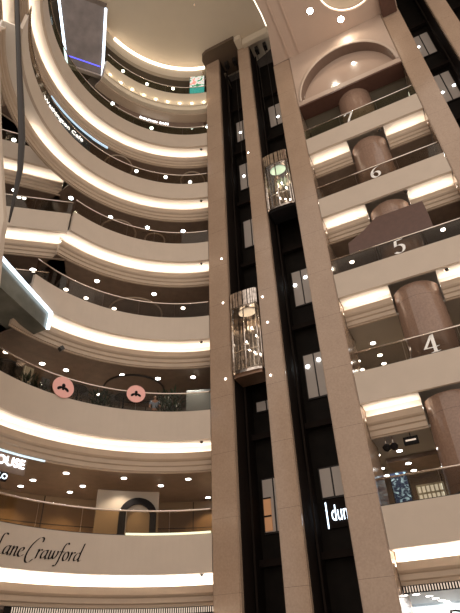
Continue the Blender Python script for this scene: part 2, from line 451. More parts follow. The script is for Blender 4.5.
w1 = wz([(1, 0), (2, 0), (3, 1), (4, 1), (5, 1)]) + [(9.9, 10.3, 1), (4.75, 6.8, 1)]
w1 = [(20.1, 22.2, 1), (25.1, 27.5, 1), (30.1, 32.3, 1), (9.9, 10.35, 1), (4.75, 6.8, 1)]
shaft(-8.32, -6.75, 38.2, 'black open shaft of the left panoramic lift', w1, (-8.05, -7.1))
shaft(-5.87, -4.25, 38.2, 'black open shaft of the right panoramic lift', [(30.1, 32.4, 1), (15.0, 17.15, 1), (9.95, 12.1, 1), (5.7, 6.8, 1)], (-5.55, -4.6))
shaft(4.12, 5.63, 40, 'black lift shaft at the top right corner', [(30.4, 32.8, 1), (25.5, 28.1, 1), (20.4, 22.5, 1)], (4.45, 5.4))
shaft(6.55, 8.1, 40, 'black shaft in the extreme top right corner', [(25.5, 28.1, 0)], (6.9, 7.8))
# bright lamps seen through the landing panes
for (u, z) in [(-7.78, 31.0), (-7.78, 26.3), (-4.95, 30.9), (-5.45, 16.3), (-4.85, 16.6), (-5.4, 11.5), (-4.85, 11.7), (4.6, 31.6), (4.62, 26.4), (5.3, 26.6)]:
    o = link('landing_lamp', disc_bm(F3(u, 1.985, z), .08, .02, 14, (-NX, -NY, 0)), M['lampc'])
    tag(o, 'small bright round lamp shining at a landing window inside a black lift shaft', 'lamp', 'lamps at the lift landing windows')
# small indicator lamps on the granite either side of the left car
for (u, z) in [(-8.62, 17.9), (-8.62, 15.0), (-8.62, 10.8), (-6.55, 14.6), (-6.42, 13.1), (-6.5, 10.4), (-6.6, 25.6)]:
    o = link('indicator_light', disc_bm(F3(u, -.005, z), .04, .02, 10, (-NX, -NY, 0)), M['lamp'])
    tag(o, 'tiny white light dot on the granite pillars beside the left lift', 'light', 'tiny light dots on the lift pillars')
# cold lit shop lettering seen through the lowest window of the second shaft
def vtext(s, u, z, size, off=1.97):
    # reads upwards: x runs up, y runs left
    return text_bm(s, size, lambda x, y, d, w: F3(u-y, off-d, z+x), .01)
t = thing('shop_lettering', 'cold white vertical lettering glowing inside the right lift shaft near the bottom', 'sign', F3(-5.1, 2, 4.7))
link('backing', fbox(-5.55, -4.6, 2.0, 2.04, 4.55, 5.6), M['black2'], t)
link('letters', text_bm('dunh', .62, lambda x, y, d, w: F3(-5.32+x*.72, 1.97-d, 4.8+y*1.35), .01), M['letterb'], t)
link('lit_edge', fbox(-5.5, -5.46, 1.96, 2.0, 4.55, 5.5), M['led_cold'], t)
for i, (za, zb, c) in enumerate([(4.75, 5.4, (.55, .25, .1)), (5.4, 5.75, (.5, .35, .2))]): pass

# lift cars --------------------------------------------------------
def lift_car(u0, u1, z0, z1, label, tint, skirt):
    uc = (u0+u1)/2; hw = (u1-u0)/2-.05
    t = thing('panoramic_lift_car', label, 'lift car', F3(uc, .5, z0))
    def outline(hw, front, back, n=10):
        back = min(back, .95)
        pts = [(uc-hw, back)]
        for i in range(n+1):
            a = PI*i/n; pts.append((uc-hw*math.copysign(abs(math.cos(a))**.7, math.cos(a)), .08-front*.4*math.sin(a)**.6))
        pts.append((uc+hw, back)); return pts
    def slab(o, za, zb, mat, name, sm=False, par=t):
        return link(name, prism([F3(u, f, za) for u, f in o], (0, 0, zb-za)), mat, par, sm)
    O = outline(hw, .45, 1.5)
    zc = z1-.95                                     # ceiling of the cabin
    slab(O, z0-.0, z0+.12, M['chrome'], 'chrome_sill')
    slab(outline(hw-.04, .40, 1.5), z0+.12, z0+.2, M['chromed'], 'cabin_floor')
    slab(outline(hw-.03, .20, 1.5), z0-skirt, z0, M['bronze'] if uc < -6.5 else M['ink'], 'bottom_skirt')
    slab(outline(hw-.03, .42, 1.5), zc, zc+.08, M['chromed'], 'cabin_ceiling')
    slab([(uc+hw*.62*math.cos(2*PI*i/24), .42+.3*math.sin(2*PI*i/24)) for i in range(24)], zc-.06, zc, emit(tint[0], tint[1], tint[2]), 'ceiling_light_panel')
    # crown: vertical chrome fins
    bm = bmesh.new(); CO = outline(hw, .45, 1.5, 14)
    for (a, b) in zip(CO[1:-1], CO[2:-1]):
        m0 = (a[0]+(b[0]-a[0])*.12, a[1]+(b[1]-a[1])*.12); m1 = (a[0]+(b[0]-a[0])*.88, a[1]+(b[1]-a[1])*.88)
        add_hexa(bm, [F3(m0[0], m0[1], zc+.08), F3(m1[0], m1[1], zc+.08), F3(m1[0], m1[1]+.05, zc+.08), F3(m0[0], m0[1]+.05, zc+.08),
                      F3(m0[0], m0[1], z1), F3(m1[0], m1[1], z1), F3(m1[0], m1[1]+.05, z1), F3(m0[0], m0[1]+.05, z1)])
    link('crown_fins', bm, M['chrome'], t)
    slab(outline(hw-.06, .38, 1.45), z1-.1, z1-.04, M['chromed'], 'roof_plate')
    # curved glass front
    bm = bmesh.new()
    G = O[1:-1]
    rings = [[bm.verts.new(F3(u, f, z)) for z in (z0+.12, zc)] for u, f in G]
    for A, B in zip(rings, rings[1:]): bm.faces.new([A[0], B[0], B[1], A[1]])
    bmesh.ops.solidify(bm, geom=bm.faces[:], thickness=.02)
    link('curved_glass', bm, M['carglass'], t, True)
    for i in (0, 2, 5, 8, 10):
        u, f = G[i]
        link('mullion', tube([F3(u, f-.01, z0+.1), F3(u, f-.01, zc+.1)], .035, 8), M['chrome'], t, True)
    link('handrail', tube([F3(uc-(hw-.08)*math.cos(PI*i/12), .12-.12*math.sin(PI*i/12), z0+1.15) for i in range(13)], .03, 8), M['rail'], t, True)
    bk = link('back_wall', fbox(uc-hw, uc+hw, .92, 1.0, z0+.2, zc), M['chromed'], t)
    bm = bmesh.new()
    for i in range(7):
        q = uc-hw+.1+(2*hw-.2)*i/6
        add_fbox(bm, q-.03, q+.03, .87, .92, z0+.2, zc)
    link('panel_strip', bm, M['chrome'], bk)
    link('kick_panel', fbox(uc-hw+.1, uc+hw-.1, .80, .86, z0+.2, z0+.75), plain('pale_kick_panel', (.75, .70, .64), .3), t)
    for s in (-1, 1):
        link('side_wall', fbox(uc+s*hw-.03, uc+s*hw+.03, .15, .95, z0+.2, zc), M['chromed'], t)
    for (q, zz) in [(-.45, .55), (.3, .6), (-.3, .42), (.1, .35), (.45, .3), (0, .75)]:
        link('cabin_lamp', disc_bm(F3(uc+q*hw, .84, z0+.2+(zc-z0)*zz), .045, .02, 10, (-NX, -NY, 0)), M['lamp'], t)
    for q, ff in [(-.4, .5), (.4, .5)]:
        li = bpy.data.lights.new('cabin_light', 'POINT'); li.energy = 3; li.color = (1, .85, .65); li.shadow_soft_size = .12
        lo = bpy.data.objects.new('cabin_light', li); lo.location = F3(uc+q*hw, ff, zc-.35); C.objects.link(lo)
    return t
lift_car(-8.30, -6.78, 10.85, 15.3, 'silver glass panoramic lift car in the left shaft, the lower of two', ('warm_panel', (1, .84, .66), .32), .14)
lift_car(-5.84, -4.27, 20.0, 24.5, 'silver glass panoramic lift car in the right shaft, the higher of two', ('greenish_panel', (.72, 1, .78), .35), .1)

# tower top --------------------------------------------------------
o = link('shaft_canopy', bmesh.new(), M['brown'])
bpy.data.objects.remove(o)
cap = [(-6.68, .0), (-6.68, -.85), (-9.0, -.85), (-9.35, -.72), (-9.52, -.4), (-9.52, 0), (-9.52, 1.5), (-6.68, 1.5)]
o = link('shaft_canopy', prism([F3(u, f, 38.2) for u, f in cap], (0, 0, .42)), plain('canopy_unlit_brown', (.10, .065, .04), .5)); tag(o, 'dark projecting canopy capping the left lift shaft under the ceiling', 'canopy')  # shade of the unlit underside is put into the canopy colour
o = link('beam_block', fboxb(-6.68, -6.2, -.75, .0, 38.0, 38.6), M['cream']); tag(o, 'small cream corner block between dark canopy and cream beam', 'block')
o = link('ceiling_beam', fboxb(-6.2, -4.2, -.35, .0, 37.75, 38.6), M['cream']); tag(o, 'cream beam above the right panoramic lift shaft', 'beam')
for (u) in (-7.9, -7.25, -5.4, -4.75):
    t = thing('hoist_pulley', 'dark pulley hanging at the head of the lift shafts', 'pulley', F3(u, .6, 37.3), 'pulleys at the shaft heads')
    link('bracket', fbox(u-.12, u+.12, .4, .8, 37.6, 38.15), M['steelb'], t)
    link('rope', tube([F3(u, .6, 37.6), F3(u, .6, 30 if u > -6.5 else 26)], .02, 6), M['steelb'], t)

# ------------------------------------------------------------------ balconies of the straight bay
def bay(L):
    z = lev(L); p = straight(-3.08, 3.04)
    nm = {3: 'lowest straight', 4: 'second-lowest straight', 5: 'middle straight', 6: 'second-highest straight', 7: 'topmost straight'}[L]
    W = WORD[L]
    t = thing('straight_balcony', f'{nm} beige balcony band with glowing cove, below the white number {W}', 'balcony', F3(0, 0, z+2.2))
    link('fascia', sweep(p, FASCIA, z), M['fascia'], t)
    for seg in (straight(-3.08, -.99), straight(.99, 3.04)) if L > 3 else (p,):
        link('cove', sweep(seg, COVE, z), M['cove'], t)
        link('light_strip', sweep(seg, LEDS, z), M['led3' if L == 3 else ('led_hi' if L >= 7 else 'led')], t)['label'] = 'glowing warm strip in the cove'
        link('moulding', sweep(seg, MOULD3 if L == 3 else MOULD, z), M['mould'], t)
    balustrade(p, L, f'straight glass balustrade with the white number {W}', M['glassg'] if L in (7,) else None, 2.0)
for L in range(3, 8): bay(L)
for L in range(3, 8):
    z = lev(L)
    s = straight(-4.9, 4.6)
    struct('floor', sweep(s, rect(.15 if 0 else 2.2, 6.2, 4.3, 4.45), z), M['deck'])
    struct('floor', sweep(straight(-3.08, 3.04), rect(.15, 2.2, 4.3, 4.45), z), M['deck'])
    if L > 2:
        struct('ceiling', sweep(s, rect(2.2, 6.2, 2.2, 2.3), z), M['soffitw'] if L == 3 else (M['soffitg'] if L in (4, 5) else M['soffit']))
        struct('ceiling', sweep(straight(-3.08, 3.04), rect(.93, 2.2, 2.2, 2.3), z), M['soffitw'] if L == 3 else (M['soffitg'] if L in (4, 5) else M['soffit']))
    struct('wall_back', sweep(s, rect(6.0, 6.2, 4.45, 7.2 if L < 7 else 8.0), z), M[{3: 'wallw', 4: 'wallg', 5: 'walld', 6: 'wallo', 7: 'wallo'}[L]])
    for q in (-4.7, 4.4):
        struct('wall_side', sweep(straight(q, q+.2), rect(2.2, 6.0, 4.45, 7.2 if L < 7 else 8.0), z), M['wallo'] if L > 5 else M['walld'])
struct('ceiling', sweep(straight(-3.08, 3.04), rect(.9, 6.2, 28.0, 28.2)), plain('top_gallery_ceiling', (.30, .26, .20), .45))
# level 3 has a wood-toned second step in its soffit
struct('trim_1', sweep(straight(-3.08, 3.04), rect(3.4, 6.0, 7.02, 7.18)), M['soffit'])

# round columns behind the bay
for L in range(2, 8):
    z0 = lev(L)+4.45 if L > 2 else -1.6
    z1 = lev(L)+(7.2 if L < 7 else 8.0)
    c = FP(0.0, 1.30)
    lab = {2: 'bottom', 3: 'lowest visible', 4: 'second', 5: 'third', 6: 'fourth', 7: 'topmost'}[L]
    if L == 2: continue
    t = thing('round_column', f'{lab} round brown marble column behind the glass number {WORD[L]}' if L != 4 else 'round brown marble column behind the glass number 4, below the brown panel', 'column', (c[0], c[1], z0))
    # the shaft rises past the moulding to the cove
    top = 8.15 if L < 7 else 8.0
    n = 40
    bm = lathe((c[0], c[1], 0), [(.98, z0), (.98, lev(L)+top)], n)
    link('shaft', bm, M['stone2'], t, False)
    link('base_ring', lathe((c[0], c[1], 0), [(1.06, z0), (1.06, z0+.25), (1.0, z0+.3)], n), M['steelb'], t)
    for p in t.children[0].data.polygons:
        p.use_smooth = len(p.vertices) == 4

# white numbers on the glass ---------------------------------------
DIG = {
 3: ([bez((.08, .86), (.2, 1.05), (.56, 1.05), (.52, .76)) + bez((.52, .76), (.5, .6), (.34, .55), (.24, .53))[1:] + bez((.24, .53), (.5, .55), (.62, .4), (.56, .2))[1:] + bez((.56, .2), (.5, -.03), (.2, -.04), (.06, .12))[1:]]),
 4: ([[(.5, 0), (.5, 1), (.04, .28), (.66, .28)], [(.34, .01), (.66, .01)]]),
 5: ([[(.55, .98), (.2, .98), (.14, .55)], bez((.14, .55), (.3, .68), (.62, .62), (.58, .3)) + bez((.58, .3), (.54, -.04), (.2, -.06), (.06, .12))[1:]]),
 6: ([bez((.55, .96), (.25, .9), (.06, .6), (.08, .32)) + bez((.08, .32), (.1, -.06), (.56, -.08), (.58, .28))[1:] + bez((.58, .28), (.56, .62), (.16, .64), (.08, .3))[1:]]),
 7: ([[(.06, .82), (.1, .97), (.6, .97), (.5, .7), (.3, .28), (.22, 0)], [(.1, .97), (.6, .97)]]),
}
for L, st in DIG.items():
    if L == 3: u, zb = .55, lev(L)+4.58
    else: u, zb = (-.75 if L == 7 else -.32), lev(L)+4.6
    S = .74
    if not isinstance(st[0][0], (list, tuple)) or isinstance(st[0][0][0], float) is False: pass
    bm = bmesh.new()
    mp = lambda x, y, d: F3(u+x*S, .03-d, zb+y*S)
    for path in st: pen(bm, path, (.17, .05), mp, .02)
    o = link('level_number', bm, M['digit'])
    tag(o, f'white number {WORD[L]} standing on the straight glass balustrade', 'number')
    C
# ------------------------------------------------------------------ header wall above the bay with its arch niche
def header():
    bm = bmesh.new()
    a, b, zb, zt = 2.85, 3.75, 28.3, 33.6
    n = 28
    arcp = [(-a*math.cos(PI*i/n), zb+b*math.sin(PI*i/n)) for i in range(n+1)]
    # front face strips between arch and outer frame
    def out(i):
        u, z = arcp[i]; 
        return (u*3.06/a if False else max(-3.08, min(3.04, u*1.12)), zt)
    f = [bm.verts.new(F3(u, 0, z)) for u, z in arcp]
    g = [bm.verts.new(F3(max(-3.08, min(3.04, u*1.12)), 0, zt)) for u, z in arcp]
    k = [bm.verts.new(F3(u, .7, z)) for u, z in arcp]
    for i in range(n):
        bm.faces.new([f[i], f[i+1], g[i+1], g[i]])
    # feet strips and lintel
    l0 = bm.verts.new(F3(-3.08, 0, 27.9)); l1 = bm.verts.new(F3(3.04, 0, 27.9))
    bm.faces.new([l0, f[0], g[0]]); bm.faces.new([l1, g[n], f[n]])
    bm.faces.new([l0, l1, f[n], f[0]])
    # rear
    r = [bm.verts.new(F3(u, .9, z)) for u, z in ((-3.08, 27.9), (3.04, 27.9), (3.04, zt), (-3.08, zt))]
    bm.faces.new(r[::-1]); bm.faces.new([l0, r[0], r[1], l1])
    return bm
HW = plain('glossy_beige_wall', (.48, .36, .285), .45, noise=.04, nscale=1.2)
struct('wall_header', header(), HW)
# arch surround moulding and dark lintel soffit
t = thing('arch_surround', 'raised beige arch moulding round the niche above the top straight balcony', 'arch', F3(0, 0, 28.3))
bm = bmesh.new(); n = 32; A = []
for i in range(n+1):
    c, s = math.cos(PI*i/n), math.sin(PI*i/n)
    A.append([bm.verts.new(F3(-q[0]*c, q[2], 28.3+q[1]*s)) for q in ((2.85, 3.75, 0), (2.85, 3.75, -.03), (2.9, 3.84, -.04), (3.0, 4.0, -.035), (3.0, 4.02, 0))])
for X, Y in zip(A, A[1:]):
    for j in range(4): bm.faces.new([X[j], X[j+1], Y[j+1], Y[j]])
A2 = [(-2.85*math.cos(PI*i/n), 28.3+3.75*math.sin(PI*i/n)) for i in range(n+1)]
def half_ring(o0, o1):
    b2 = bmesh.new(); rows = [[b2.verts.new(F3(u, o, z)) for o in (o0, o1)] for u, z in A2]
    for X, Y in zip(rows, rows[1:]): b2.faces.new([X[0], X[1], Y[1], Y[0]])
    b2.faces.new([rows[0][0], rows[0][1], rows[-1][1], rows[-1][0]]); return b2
link('arch_reveal', half_ring(0, .62), plain('arch_reveal_brown', (.20, .13, .095), .5), t)  # reveal coloured a darker brown than the wall around it
link('niche_panel', prism([F3(u, .6, z) for u, z in A2], (NX*.08, NY*.08, 0)), plain('glossy_niche_panel', (.46, .34, .27), .13), t)
link('arch_moulding', bm, plain('arch_paint', (.5, .39, .31), .6), t, True)
o = link('lintel_panel', fbox(-3.08, 3.04, .02, 1.0, 27.78, 27.9), M['brown']); tag(o, 'dark brown lintel underside between the arch wall and the top straight balcony', 'lintel')
# ceiling over the bay -------------------------------------------------
def bay_ceiling():
    bm = bmesh.new(); z = 33.6
    outer = [(-4.2, 0), (-3.95, -1.08), (-3.57, -2.67), (-3.58, -3.4), (-3.65, -4.3), (-3.9, -5.6), (-4.3, -7), (-4.9, -9), (-4.9, -16), (4.12, -16), (4.12, 0)]
    ov = [(1.8+2.0*math.cos(2*PI*i/36), -3.15+2.1*math.sin(2*PI*i/36)) for i in range(36)]
    V = [bm.verts.new(F3(u, o, z)) for u, o in outer]; W = [bm.verts.new(F3(u, o, z)) for u, o in ov]
    E = [bm.edges.new((V[i], V[(i+1) % len(V)])) for i in range(len(V))] + [bm.edges.new((W[i], W[(i+1) % 36])) for i in range(36)]
    bmesh.ops.triangle_fill(bm, use_beauty=True, edges=E)
    g = bmesh.ops.extrude_face_region(bm, geom=bm.faces[:])
    for v in [x for x in g['geom'] if isinstance(x, bmesh.types.BMVert)]: v.co.z += .5
    return bm, outer, ov
bmc, outer, ov = bay_ceiling()
struct('ceiling', bmc, M['slab'])
bm = bmesh.new(); add = [F3(u, o, 34.1) for u, o in [(1.8+2.3*math.cos(2*PI*i/36), -3.15+2.4*math.sin(2*PI*i/36)) for i in range(36)]]
struct('ceiling', prism(add, (0, 0, .1)), M['cream'])
# glowing edge of the oval recess
oval = [F3(1.8+1.94*math.cos(2*PI*i/48), -3.15+2.04*math.sin(2*PI*i/48), 33.72) for i in range(48)]
o = link('oval_light_strip', tube(oval, .03, 6, True), M['led_edge']); tag(o, 'thin glowing line rimming the small oval recess in the pinkish ceiling', 'light strip')
for u in (-3.05, -2.35):
    struct('trim_2' if u < -3 else 'trim_3', fbox(u-.04, u+.04, -15, -.0, 33.54, 33.6), M['slab'])
for (u, of) in [(-.84, -2.22), (.75, -.85)]:
    p = F3(u, of, 33.6)
    downlight(p, .2, M['slablamp'], 'large bright downlight in the pinkish flat ceiling, ' + ('farther left' if u < 0 else 'nearer the arch'), None)
    spot(p, 260, (1, .86, .68), 140, .2)
o = link('ceiling_box', fboxb(3.12, 4.0, -1.2, -.02, 33.0, 33.6), M['brown']); tag(o, 'dark box under the ceiling beside the top right shaft', 'box')
# light line along the big disc --------------------------------------
edge = [F3(u, o, 33.66) for u, o in [(-3.6, -2.3), (-3.6, -3.0), (-3.64, -3.8), (-3.72, -4.6), (-3.92, -5.6), (-4.3, -7)]]
edge = [F3(u-.05, o, 33.7) for u, o in [(-3.6, -2.6), (-3.6, -3.4), (-3.67, -4.3), (-3.92, -5.6), (-4.3, -7)]]
o = link('edge_light_strip', tube(edge, .03, 6), M['led_edge']); tag(o, 'short glowing line where the cream ceiling meets the pinkish ceiling', 'light strip')
# great round ceiling
struct('ceiling', prism([R3(a, 8.6, 38.62) for a in range(0, 360, 6)], (0, 0, .15)), M['cream'])
struct('wall_rim', sweep(arc(84, 175), [(.16, 38.02), (.30, 37.25), (.95, 37.25), (.95, 38.6), (.85, 38.6), (.85, 38.1), (.30, 38.1), (.30, 38.3), (.16, 38.3)]), M['cream'])
o = link('ceiling_cove_strip', sweep(arc(84, 175), rect(.45, .55, 38.11, 38.14)), emit('ceiling_cove_led', (1, .86, .7), 4)); tag(o, 'hidden warm strip washing the rim of the great cream ceiling', 'light strip')
o = link('round_light_strip', sweep(arc(82, 140, 1.5), [(.03, 38.02), (.16, 38.02), (.16, 38.26), (.03, 38.26)]), M['led_edge']); tag(o, 'long curved glowing line rimming the great cream ceiling', 'light strip')

# ================================================================== SIGNS
def ringmap(a_right, r, zb):
    # x grows to the right as seen from inside the void
    def f(x, y, d, w):
        a = a_right + (w-x)/r*180/PI
        return R3(a, r-d, zb+y)
    return f
t = thing('cafe_sign', 'dark sign band with small white cafe lettering under the topmost cream balcony', 'sign', R3(109, 7.9, 31.5))
link('sign_band', sweep(arc(84, 128), rect(.86, .9, 31.55, 32.2)), M['soffit'], t)
link('letters', text_bm('DOLPHIN CAFE', .27, ringmap(102.0, 7.84, 31.75), .015, 0, 1.12), M['letter'], t)
t = thing('cafe_sign', 'long glowing blue-white cafe lettering on the dark glass at upper left', 'sign', R3(150, 7.9, 26))
link('sign_band', sweep(arc(138, 164), rect(.8, .9, 25.75, 26.95)), plain('blue_black_band', (.02, .035, .05), .2), t)
link('letters', text_bm('Wathington Cafe', .46, ringmap(142.2, 7.76, 26.0), .015, 0, 1.0), M['letter'], t)
link('lit_edge', sweep(arc(130, 162), rect(.78, .84, 26.97, 27.12)), emit('pale_blue_edge', (.5, .7, .9), .7), t)
t = thing('shop_sign', 'white glowing block lettering sign at the left edge under the second-lowest curved balcony', 'sign', R3(141, 7.9, 6.6))
link('sign_band', sweep(arc(137, 152), rect(.84, .92, 6.45, 7.12)), M['soffit'], t)
link('letters', text_bm('HOUSE', .46, ringmap(137.6, 7.82, 6.68), .03, 0, 1.0), M['letter'], t)
link('lit_edge', sweep(arc(132, 152), rect(.80, .86, 7.13, 7.19)), emit('pale_blue_edge', (.6, .75, .85), .9), t)
t = thing('small_shop_sign', 'small cold lit square sign under the glowing block lettering', 'sign', R3(141.5, 8.1, 6.2))
link('panel', sweep(arc(141.3, 143.5, 1), rect(.92, .98, 6.14, 6.5)), M['black2'], t)
link('letters', text_bm('LO', .28, ringmap(141.5, 7.88, 6.2), .01), M['letterb'], t)
# round pink signs on the balustrade of level 4
def pink(a, z, lab, s):
    r = R0-.03; c = R3(a, r, z); nn = Vector((-math.cos(R(a)), -math.sin(R(a)), 0)); tt = Vector((math.sin(R(a)), -math.cos(R(a)), 0))
    t = thing('round_sign', lab, 'sign', c)
    link('disc', disc_bm(c, .46*s, .03, 36, nn), M['pink'], t)
    bm = bmesh.new()
    rim = [c+nn*.03+(tt*math.cos(2*PI*i/40)+Vector((0, 0, 1))*math.sin(2*PI*i/40))*.45*s for i in range(40)]
    add_tube(bm, rim, .012, 6, True); link('rim', bm, M['pink'], t)
    bm = bmesh.new()
    def blob(x, y, rx, ry, rot=0):
        k = 14; P = []
        for i in range(k):
            q = 2*PI*i/k; X, Y = rx*math.cos(q), ry*math.sin(q)
            X, Y = X*math.cos(rot)-Y*math.sin(rot), X*math.sin(rot)+Y*math.cos(rot)
            P.append(c+nn*.033+tt*(x+X)*s+Vector((0, 0, 1))*(y+Y)*s)
        v = [bm.verts.new(p) for p in P]; w = [bm.verts.new(p+nn*.012) for p in P]
        bm.faces.new(v[::-1]); bm.faces.new(w)
        for i in range(k): bm.faces.new([v[i], v[(i+1) % k], w[(i+1) % k], w[i]])
    blob(0, .07, .075, .09); blob(-.15, -.06, .12, .06, .5); blob(.14, -.06, .12, .06, -.5); blob(0, -.04, .06, .1); blob(-.2, -.12, .05, .04); blob(.2, -.12, .05, .04)
    link('emblem', bm, M['ink'], t)
pink(133.2, 9.93, 'pink round sign with black figures on the curved glass, left of the two', 1)
pink(107.6, 10.3, 'pink round sign with black figures on the curved glass, right of the two', .88)

# script lettering on the lowest curved balcony
GL = {  # x-height 1; strokes
 'L': ([bez((1.1, 2.0), (.9, 2.3), (.55, 2.2), (.55, 1.6)) + bez((.55, 1.6), (.55, .9), (.5, .3), (-.1, .02))[1:] + bez((-.1, .02), (.4, .3), (.8, -.25), (1.3, .15))[1:]], 1.25),
 'a': ([bez((.62, .9), (.3, 1.1), (.0, .7), (.05, .28)) + bez((.05, .28), (.12, -.12), (.45, .1), (.62, .55))[1:], [(.66, 1.0), (.58, .25), (.66, .02), (.85, .18)]], .86),
 'n': ([[(.05, .9), (.16, 1.0), (.1, 0)], bez((.12, .5), (.3, 1.0), (.62, 1.2), (.58, .7)) + [(.54, .15), (.64, 0), (.8, .16)]], .84),
 'e': ([bez((.08, .48), (.4, .5), (.66, .75), (.5, .95)) + bez((.5, .95), (.2, 1.1), (.02, .6), (.07, .3))[1:] + bez((.07, .3), (.15, -.1), (.5, -.05), (.7, .25))[1:]], .72),
 'C': ([bez((1.35, 1.75), (1.5, 2.3), (1.1, 2.35), (.8, 2.1)) + bez((.8, 2.1), (.3, 1.6), (.0, .8), (.05, .1))[1:] + bez((.05, .1), (.1, -.6), (.55, -.7), (.95, -.1))[1:]], 1.12),
 'r': ([[(.05, .9), (.16, 1.0), (.1, 0)], bez((.12, .5), (.25, .95), (.42, 1.1), (.56, .88))], .56),
 'w': ([[(.05, .95), (.14, .98), (.12, .3)] + bez((.12, .3), (.15, -.05), (.4, -.02), (.5, .5))[1:] + [(.54, .98)], bez((.54, .95), (.48, .2), (.62, -.1), (.85, .3)) + bez((.85, .3), (1.0, .6), (1.02, .9), (.92, .98))[1:]], 1.08),
 'f': ([bez((.85, 1.75), (.75, 2.1), (.42, 2.0), (.35, 1.2)) + [(.26, .2)] + bez((.26, .2), (.2, -.6), (.0, -.75), (-.15, -.5)), [(.05, .93), (.62, .93)]], .56),
 'o': ([bez((.4, 1.0), (.05, 1.0), (-.02, .05), (.32, .0)) + bez((.32, .0), (.7, .02), (.75, .95), (.4, 1.0))[1:]], .78),
 'd': ([bez((.62, .9), (.3, 1.1), (.0, .7), (.05, .28)) + bez((.05, .28), (.12, -.12), (.45, .1), (.62, .55))[1:], [(.74, 2.0), (.62, .9), (.58, .2), (.68, .02), (.85, .18)]], .9),
 ' ': ([], .28)}
s = .30; adv = {}; total = 0; word = 'Lane Crawford'
total = sum(GL[c][1] for c in word)*s
rr = R0-.012; a_r = 119.6
bm = bmesh.new(); pos = 0
slant = .28
for ch in word:
    st, w = GL[ch]
    def mp(x, y, d, pos=pos):
        X = pos+(x*s+slant*y*s*.9)
        a = a_r + (total-X)/rr*180/PI
        # the line of writing follows the balcony
        return R3(a, rr-d, 3.60+y*s)
    for path in st: pen(bm, path, (.16, .07), mp, .012)
    pos += w*s
o = link('script_lettering', bm, M['ink']); tag(o, 'large black italic script lettering on the lowest curved beige balcony', 'lettering')

# poster at level 9
t = thing('poster', 'bright poster with turquoise lower part beside the pillar on the topmost curved level', 'poster', R3(86, 7.8, 35))
link('frame', sweep(arc(82.2, 91.3, 1), rect(.14, .20, 34.5, 37.05)), M['steelb'], t)
link('picture', sweep(arc(82.4, 91.0, 1), rect(.10, .14, 35.45, 37.0)), None, t)
link('picture', sweep(arc(82.4, 91.0, 1), rect(.10, .14, 34.55, 35.45)), emit('turquoise_print', (.08, .62, .68), .9), t)
m, N, Lk, b = newmat('colourful_print')
tc = N.new('ShaderNodeTexCoord'); vo = N.new('ShaderNodeTexNoise'); vo.inputs['Scale'].default_value = 3.2
cr = N.new('ShaderNodeValToRGB'); cr.color_ramp.elements[0].position = .38; cr.color_ramp.elements[0].color = (.04, .25, .12, 1); cr.color_ramp.elements[1].position = .5; cr.color_ramp.elements[1].color = (.85, .9, .85, 1)
e = cr.color_ramp.elements.new(.6); e.color = (.75, .3, .25, 1)
Lk.new(tc.outputs['Object'], vo.inputs['Vector']); Lk.new(vo.outputs['Fac'], cr.inputs['Fac']); Lk.new(cr.outputs['Color'], b.inputs['Base Color'])
Lk.new(cr.outputs['Color'], b.inputs['Emission Color']); b.inputs['Emission Strength'].default_value = .7
t.children[1].data.materials.append(m)

# ================================================================== TRUSSES WITH LED EDGES
def truss(name, P, w, label, thick, mat, strips=True):
    """P: two points along the lower edge line; w: sideways vector"""
    a, b = Vector(P[0]), Vector(P[1]); w = Vector(w); up = Vector((0, 0, thick))
    t = thing(name, label, 'escalator', a)
    w2 = w*1.3
    bm = bmesh.new(); add_hexa(bm, [a, b, b+w2, a+w, a+up, b+up, b+w2+up, a+w+up]); link('underside', bm, mat, t)
    for k, (q0, q1) in enumerate(((a, b), (a+w, b+w2))):
        s = link('light_edge', tube([q0+Vector((0, 0, -.03)), q1+Vector((0, 0, -.03))], .085, 8), M['led_cold'], t); s['label'] = 'cold white glowing edge'
    return t, a, b, w
under = plain('truss_underside', (.16, .13, .12), .2, .3, noise=.2, nscale=1.5)
t, a, b, w = truss('escalator', ((-10.3, 17.4, 34.0), (-10.3, 13.9, 36.6)), (2.2, .95, 0), 'escalator underside edged by two cold white light strips at the top left', .7, under)
q = a+(b-a)*.12-Vector((0, 0, .03))
link('blue_light_line', tube([q+w*.04, q+w*.96], .04, 6), M['led_blue'], t)
link('end_panel', prism([a+w*-.01+Vector((0, .02, -.12)), a+w*1.01+Vector((0, .02, -.12)), a+w*1.01+Vector((0, .02, .7)), a+w*-.01+Vector((0, .02, .7))], (.05, .3, 0)), M['fascia'], t)

t = thing('lit_truss', 'dark bridge truss with a cold white glowing edge at the left of the middle balconies', 'truss', (-7.75, 17.4, 12.3))
A0, A1, A2 = Vector((-7.78, 17.55, 12.28)), Vector((-9.0, 15.0, 12.75)), Vector((-10.1, 12.6, 13.2))
h = [.82, 1.15, 1.5]; back = Vector((-1.4, .75, 0))
bm = bmesh.new()
sec = [[p, p+back, p+back+Vector((0, 0, k)), p+Vector((0, 0, k))] for p, k in zip((A0, A1, A2), h)]
R_ = [[bm.verts.new(q) for q in s_] for s_ in sec]
for X, Y in zip(R_, R_[1:]):
    for j in range(4): bm.faces.new([X[j], X[(j+1) % 4], Y[(j+1) % 4], Y[j]])
bm.faces.new(R_[0]); bm.faces.new(R_[-1][::-1])
link('body', bm, plain('truss_dark_green', (.15, .15, .125), .25, .2, noise=.2, nscale=2), t)
nf = Vector((.07, -.04, 0))
s1 = link('light_edge', tube([A0+Vector((0, 0, h[0]))+nf, A1+Vector((0, 0, h[1]))+nf, A2+Vector((0, 0, h[2]))+nf], .075, 8), M['led_cold'], t)
s2 = link('light_edge', tube([A0+nf, A0+Vector((0, 0, h[0]))+nf], .085, 8), M['led_cold'], t)

